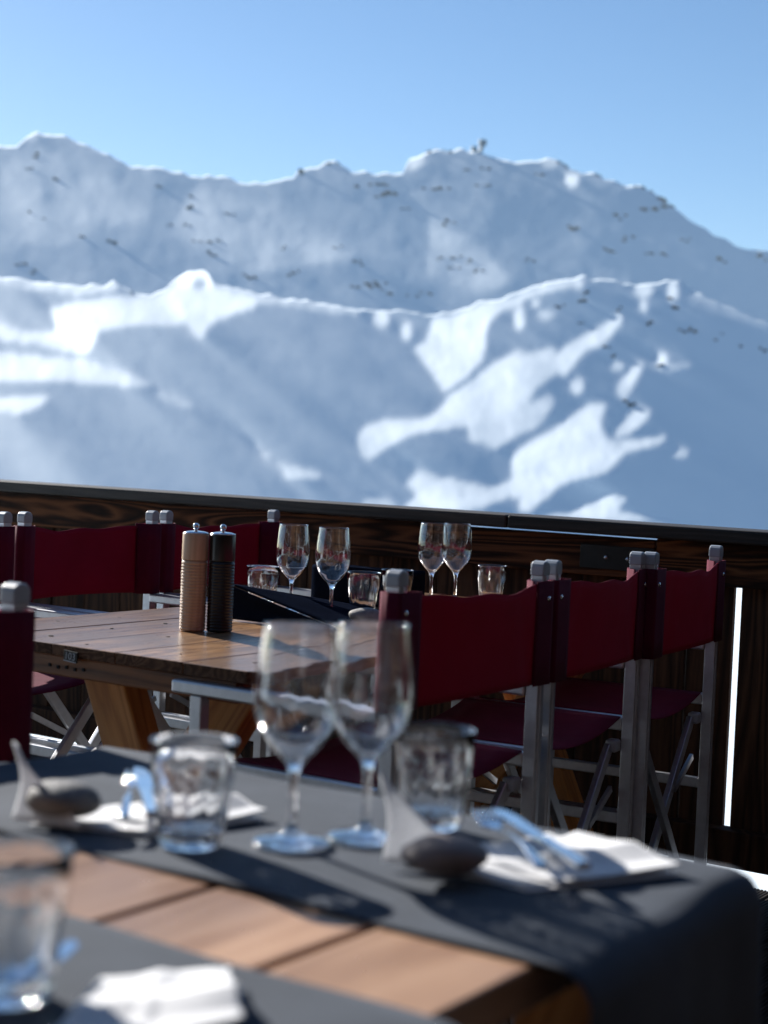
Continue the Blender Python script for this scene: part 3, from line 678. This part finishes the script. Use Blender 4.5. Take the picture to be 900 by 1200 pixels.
# ------------------------------------------------------------------ glasses
def wine_mesh():
    th = 0.0011
    out = [(0.0001, 0.0), (0.030, 0.0), (0.0345, 0.0006), (0.0352, 0.0016), (0.033, 0.0030), (0.022, 0.0048), (0.011, 0.0080), (0.0058, 0.014), (0.0042, 0.024), (0.0038, 0.040), (0.0040, 0.056), (0.0052, 0.066), (0.0085, 0.074)]
    bowl = [(0.0150, 0.081), (0.0235, 0.090), (0.0303, 0.100), (0.0352, 0.111), (0.0381, 0.123), (0.0390, 0.134), (0.0386, 0.147), (0.0371, 0.162), (0.0347, 0.180), (0.0323, 0.197)]
    inn = [(r - th - max(0, (0.10 - z)) * 0.05, z + (0.0012 if z < .1 else 0)) for r, z in bowl[::-1]]
    pr = out + bowl + [(0.0319, 0.1978), (0.0314, 0.1975)] + inn + [(0.0060, 0.0775), (0.0001, 0.0755)]
    # smooth the outline with a few interpolated points
    P = np.array(pr); fine = []
    for i in range(len(P) - 1):
        p0, p1, p2, p3 = P[max(i - 1, 0)], P[i], P[i + 1], P[min(i + 2, len(P) - 1)]
        for t in (0, 0.5):
            fine.append(tuple(0.5 * ((2 * p1) + (-p0 + p2) * t + (2 * p0 - 5 * p1 + 4 * p2 - p3) * t * t + (-p0 + 3 * p1 - 3 * p2 + p3) * t ** 3)))
    fine.append(tuple(P[-1])); fine = [(max(r, 0.0001), z) for r, z in fine]
    rip = lambda r, z, a: r if r < 0.0025 else r + 0.00009 * math.sin(7 * a + z * 190) + 0.00007 * math.sin(15 * a - z * 330 + 2)
    me = MB().lathe(fine, 96, rip).mesh('wine_glass', True); me.materials.append(M['glass']); return me
def tumbler_mesh():
    out = [(0.0001, 0.0), (0.0255, 0.0), (0.0280, 0.0014), (0.0292, 0.005), (0.0305, 0.015), (0.0325, 0.030), (0.0344, 0.045), (0.0353, 0.052), (0.0360, 0.056), (0.0365, 0.060), (0.0377, 0.075), (0.0388, 0.0908), (0.0387, 0.0915), (0.0383, 0.0918), (0.0378, 0.0915)]
    inn = [(0.0366, 0.075), (0.0349, 0.058), (0.0322, 0.045), (0.0298, 0.030), (0.0272, 0.017), (0.0240, 0.0135), (0.015, 0.0118), (0.0001, 0.0112)]
    def mod(r, z, a):
        rp = 0.00016 * math.sin(7 * a + z * 260) + 0.00012 * math.sin(17 * a - z * 410 + 1)
        if r < 0.02: return r
        if z > 0.060 or (r, z) in inset: return r + rp
        k = a * 10 / (2 * PI); fr = k - math.floor(k) - 0.5
        depth = 0.0016 * min(1, z / 0.004) * (1 if z < 0.05 else max(0, (0.060 - z) / 0.010))
        # flat facets with a raised edge between them
        return r + rp - depth * (1 - (abs(fr) * 2) ** 2.0)
    inset = set(inn)
    me = MB().lathe(out + inn, 120, mod).mesh('tumbler', True); me.materials.append(M['tglass']); return me
WM, TM = wine_mesh(), tumbler_mesh()
def put(me, name, label, cat, u_, v_, z, group, rz=0.0):
    o = obj(name, me, None); o.location = W(u_, v_, z); o.rotation_euler = (0, 0, rz); o.scale = (1.03, 1.03, 1.06 if me is TM else 1.03); return tag(o, label, cat, group)
ZR = 0.74 + 0.0055
ZB = 0.731
G1, G2 = 'wine glasses on the near table', 'wine glasses on the trestle table'
put(WM, 'wine_glass', 'left of the two large blurred wine glasses on the near grey runner', 'wine glass', 1.190, -0.906, ZR, G1)
put(WM, 'wine_glass', 'right of the two large blurred wine glasses, in front of the burgundy backrest', 'wine glass', 1.255, -0.868, ZR, G1, 1)
put(WM, 'wine_glass', 'wine glass on the trestle table nearest the mills, behind the lifted black runner', 'wine glass', 3.0, -2.315, ZB, G2)
put(WM, 'wine_glass', 'wine glass on the trestle table standing right of the black wedge, beside the pebble', 'wine glass', 2.945, -2.158, ZB + .003, G2, 2)
put(WM, 'wine_glass', 'left wine glass of the far pair showing above the nearest red backrest', 'wine glass', 3.535, -2.271, ZB, G2)
put(WM, 'wine_glass', 'right wine glass of the far pair showing above the nearest red backrest', 'wine glass', 3.60, -2.238, ZB, G2, 1)
T1, T2 = 'tumblers on the near table', 'tumblers on the trestle table'
put(TM, 'tumbler', 'blurred tumbler left of the large wine glasses with white napkin behind it', 'tumbler', 1.121, -0.969, ZR, T1, 0.2)
put(TM, 'tumbler', 'blurred tumbler right of the large wine glasses behind the reddish pebble', 'tumbler', 1.343, -0.850, ZR, T1, 0.5)
put(TM, 'tumbler', 'most blurred tumbler in the lower left corner of the picture', 'tumbler', 0.733, -0.787, ZR, T1, 0.1)
put(TM, 'tumbler', 'tumbler on the trestle table behind the black wedge right of the mills', 'tumbler', 3.03, -2.425, ZB, T2)
put(TM, 'tumbler', 'tumbler on the trestle table behind the pale pebble', 'tumbler', 3.124, -2.196, ZB, T2, 0.3)
put(TM, 'tumbler', 'tumbler half hidden behind the grey cap of the nearest red chair', 'tumbler', 3.27, -2.20, ZB, T2, 0.6)
put(TM, 'tumbler', 'farthest tumbler showing its rim above the nearest red backrest', 'tumbler', 3.67, -2.17, ZB, T2, 0.8)

# ------------------------------------------------------------------ place settings: napkin, pebble, fork, knife
def pebble(label, u_, v_, z, rx, ry, rz_, m, seed, rot=0.0, group=None):
    b = bmesh.new(); bmesh.ops.create_icosphere(b, subdivisions=4, radius=1.0); g = random.Random(seed); ph = [g.uniform(0, 6) for _ in range(6)]
    for vv in b.verts:
        c = vv.co; k = 1 + 0.06 * math.sin(c.x * 2.3 + ph[0]) + 0.05 * math.sin(c.y * 3.1 + ph[1]) + 0.04 * math.sin(c.z * 4 + c.x * 3 + ph[2])
        vv.co = Vector((c.x * rx * k, c.y * ry * k, c.z * rz_ * k))
    for f in b.faces: f.smooth = True
    me = bpy.data.meshes.new('pebble'); b.to_mesh(me); b.free(); me.materials.append(m)
    o = bpy.data.objects.new('pebble', me); COL.objects.link(o); o.location = W(u_, v_, z + rz_ * 0.97); o.rotation_euler = (0, 0, RZ + rot)
    return tag(o, label, 'pebble', group)
def fork(label, a, b_, z, group):
    a, b_ = W(*a), W(*b_); d = (b_ - a); ang = math.atan2(d.y, d.x); L = 0.2
    t = thing('fork', label, 'fork', a + Vector((0, 0, z)), ang, group)     # local x from handle to tines
    def hd(i, j):
        x = 0.14 * i; wd = 0.011 - 0.008 * min(1, i * 1.5) + 0.0005; return (x, (j - .5) * wd, 0.003 + 0.007 * math.sin(i * PI) )
    obj('handle', MB().grid(hd, 16, 2), M['chrome'], t, solid=0.0022)
    def rt(i, j):
        x = 0.1395 + 0.024 * i; wd = 0.0035 + 0.021 * min(1, i * 1.6); return (x, (j - .5) * wd, 0.003 + 0.002 * i * i)
    obj('head', MB().grid(rt, 10, 4), M['chrome'], t, solid=0.002)
    for k in range(4):
        y = -0.0098 + 0.0065 * k
        def tn(i, j): return (0.163 + 0.042 * i, y + (j - .5) * (0.0042 - 0.002 * i), 0.005 + 0.004 * math.sin(i * 2.6))
        obj('tine', MB().grid(tn, 8, 1), M['chrome'], t, solid=0.0018)
    return t
def knife(label, a, b_, z, group):
    a, b_ = W(*a), W(*b_); d = (b_ - a); ang = math.atan2(d.y, d.x)
    t = thing('knife', label, 'knife', a + Vector((0, 0, z)), ang, group)
    obj('handle', MB().box(0, 0.10, -0.007, 0.007, 0.002, 0.010), M['chrome'], t, 0.003)
    bl = [(0.101, -0.006), (0.12, -0.009), (0.18, -0.010), (0.205, -0.006), (0.214, 0.004), (0.19, 0.0075), (0.101, 0.006)]
    n = len(bl)
    obj('blade', MB().add([(x, y, 0.005 + (x - .1) * .02) for x, y in bl] + [(x, y, 0.0065 + (x - .1) * .02) for x, y in bl], [tuple(range(n))[::-1], tuple(range(n, 2 * n))] + [(i, (i + 1) % n, n + (i + 1) % n, n + i) for i in range(n)]), M['chrome'], t)
    return t
def napkin(label, corners, z, seed, flap=None, group='napkins laid at the places', lift=0.007):
    """folded napkin over four (u, v) corners, two rumpled layers, optional corner blown upright"""
    t = thing('napkin', label, 'napkin', (0, 0, 0), 0.0, group)
    g = random.Random(seed)
    (a, b, c, d) = corners
    for layer in range(3):
        ph = [g.uniform(0, 6) for _ in range(4)]
        # each layer is the cloth folded back a little short of the one below, with a sharp crease near its middle
        i0, i1, j0, j1 = ((0, 1, 0, 1), (0.04, 0.93, 0.03, 0.95), (0.30, 0.97, 0.22, 1.04))[layer]
        sk = (0, 0.05, -0.22)[layer]
        def fn(i, j):
            i2 = i0 + (i1 - i0) * i + sk * (j - 0.5) * (1 - i); j2 = j0 + (j1 - j0) * j
            u_ = (a[0] * (1 - i2) + b[0] * i2) * (1 - j2) + (d[0] * (1 - i2) + c[0] * i2) * j2
            v_ = (a[1] * (1 - i2) + b[1] * i2) * (1 - j2) + (d[1] * (1 - i2) + c[1] * i2) * j2
            cr = abs(i2 - 0.55 - 0.15 * (j2 - .5)); cr2 = abs(j2 - 0.5)
            zz = z + 0.0012 + layer * 0.0020 + lift * max(0, 1 - cr * 5) * (0.4 + 0.6 * j2) * (layer > 0) + 0.003 * max(0, 1 - cr2 * 6) * (layer == 1)
            zz += 0.0012 * math.sin(i2 * 8 + ph[0]) * math.sin(j2 * 6 + ph[1]) + (0.010 * max(0, j2 - 0.6) * (layer == 2))
            return W(u_, v_, zz)
        obj('fold', MB().grid(fn, 36, 24), M['napkin'], t, solid=0.0009)
    if flap:
        (p0, p1, tip) = flap
        def fl(i, j):
            bu, bv = p0[0] * (1 - i) + p1[0] * i, p0[1] * (1 - i) + p1[1] * i
            k = j ** 0.8; w_ = (1 - j)
            u_ = bu * w_ + tip[0] * j; v_ = bv * w_ + tip[1] * j
            return W(u_ + 0.008 * math.sin(j * 4 + i * 2), v_, z + 0.004 + tip[2] * k * (0.85 + 0.15 * math.cos((i - .5) * 2)))
        obj('flap', MB().grid(fl, 14, 18), M['napkin_thin'], t, solid=0.001)
    return t
ZN = 0.74 + 0.0045
napkin('white napkin under the reddish pebble on the right of the near table', ((1.205, -0.80), (1.20, -0.66), (1.345, -0.585), (1.40, -0.75)), ZN, 4, ((1.185, -0.80), (1.215, -0.735), (1.225, -0.83, 0.075)))
napkin('white napkin behind the left blurred tumbler with a corner blown upright', ((1.075, -1.13), (1.115, -1.02), (1.25, -0.985), (1.27, -1.12)), ZN, 8, ((1.065, -1.145), (1.075, -1.07), (1.09, -1.165, 0.07)))
napkin('white napkin in the bottom foreground beside the cut off tumbler', ((0.795, -0.765), (0.66, -0.69), (0.78, -0.63), (0.87, -0.72)), ZN, 15)
napkin('small white napkin on the trestle table beneath the pale pebble', ((2.86, -2.08), (2.80, -1.93), (2.90, -1.83), (2.97, -1.98)), ZB + .003, 21)
napkin('white napkin peeking out left of the black wedge by the mills', ((2.78, -2.34), (2.80, -2.30), (2.92, -2.30), (2.9, -2.36)), ZB, 25, ((2.775, -2.325), (2.83, -2.325), (2.80, -2.325, 0.05)))
PB = 'pebbles weighing the napkins down'
pebble('dark reddish pebble holding the right napkin of the near table', 1.182, -0.735, ZN + 0.006, 0.040, 0.027, 0.0165, M['stone_red'], 1, 0.5, PB)
pebble('dark grey pebble holding the left napkin of the near table', 1.095, -1.112, ZN + 0.006, 0.038, 0.027, 0.019, M['stone_dark'], 2, 0.3, PB)
pebble('pale grey pebble lying on the trestle table beside the wine glass', 2.885, -2.018, ZB + 0.008, 0.040, 0.028, 0.017, M['stone_grey'], 3, 0.5, PB)
KG = 'cutlery at the places'
fork('fork lying on the right napkin of the near table with tines towards the tumbler', (1.215, -0.655), (1.396, -0.848), ZN + 0.016, KG)
knife('knife with sky blue blade lying on the right napkin of the near table', (1.235, -0.625), (1.375, -0.80), ZN + 0.016, KG)
fork('fork lying on the left napkin of the near table', (1.10, -1.035), (1.24, -1.15), ZN + 0.015, KG)
knife('knife lying on the left napkin of the near table', (1.12, -1.015), (1.26, -1.165), ZN + 0.015, KG)
knife('knife in the lower left foreground beside the cut off tumbler', (0.60, -0.73), (0.79, -0.79), ZN + 0.012, KG)
fork('fork on the small napkin of the trestle table beside the pale pebble', (2.84, -1.90), (3.0, -2.0), ZB + 0.014, KG)

# sunlight is let through the glasses on to what they stand on
sl.cycles.is_caustics_light = True
for o in bpy.data.objects:
    if o.name.startswith(('wine_glass', 'tumbler')): o.cycles.is_caustics_caster = True
    elif o.name.startswith(('table_runner', 'fold', 'flap', 'plank', 'pebble', 'hem')): o.cycles.is_caustics_receiver = True

# mountain air
hz = MB().box(-9000, 9000, -3000, 9000, -70, 1100)
hm = bpy.data.materials.new('mountain_air'); hm.use_nodes = True; t = hm.node_tree; t.nodes.clear()
ho = t.nodes.new('ShaderNodeOutputMaterial'); pv = t.nodes.new('ShaderNodeVolumePrincipled')
pv.inputs['Color'].default_value = (0.62, 0.82, 1.0, 1); pv.inputs['Density'].default_value = 0.00002; pv.inputs['Anisotropy'].default_value = 0.0
t.links.new(pv.outputs[0], ho.inputs['Volume'])
ho_ = obj('haze', hz, hm); ho_['kind'] = 'stuff'
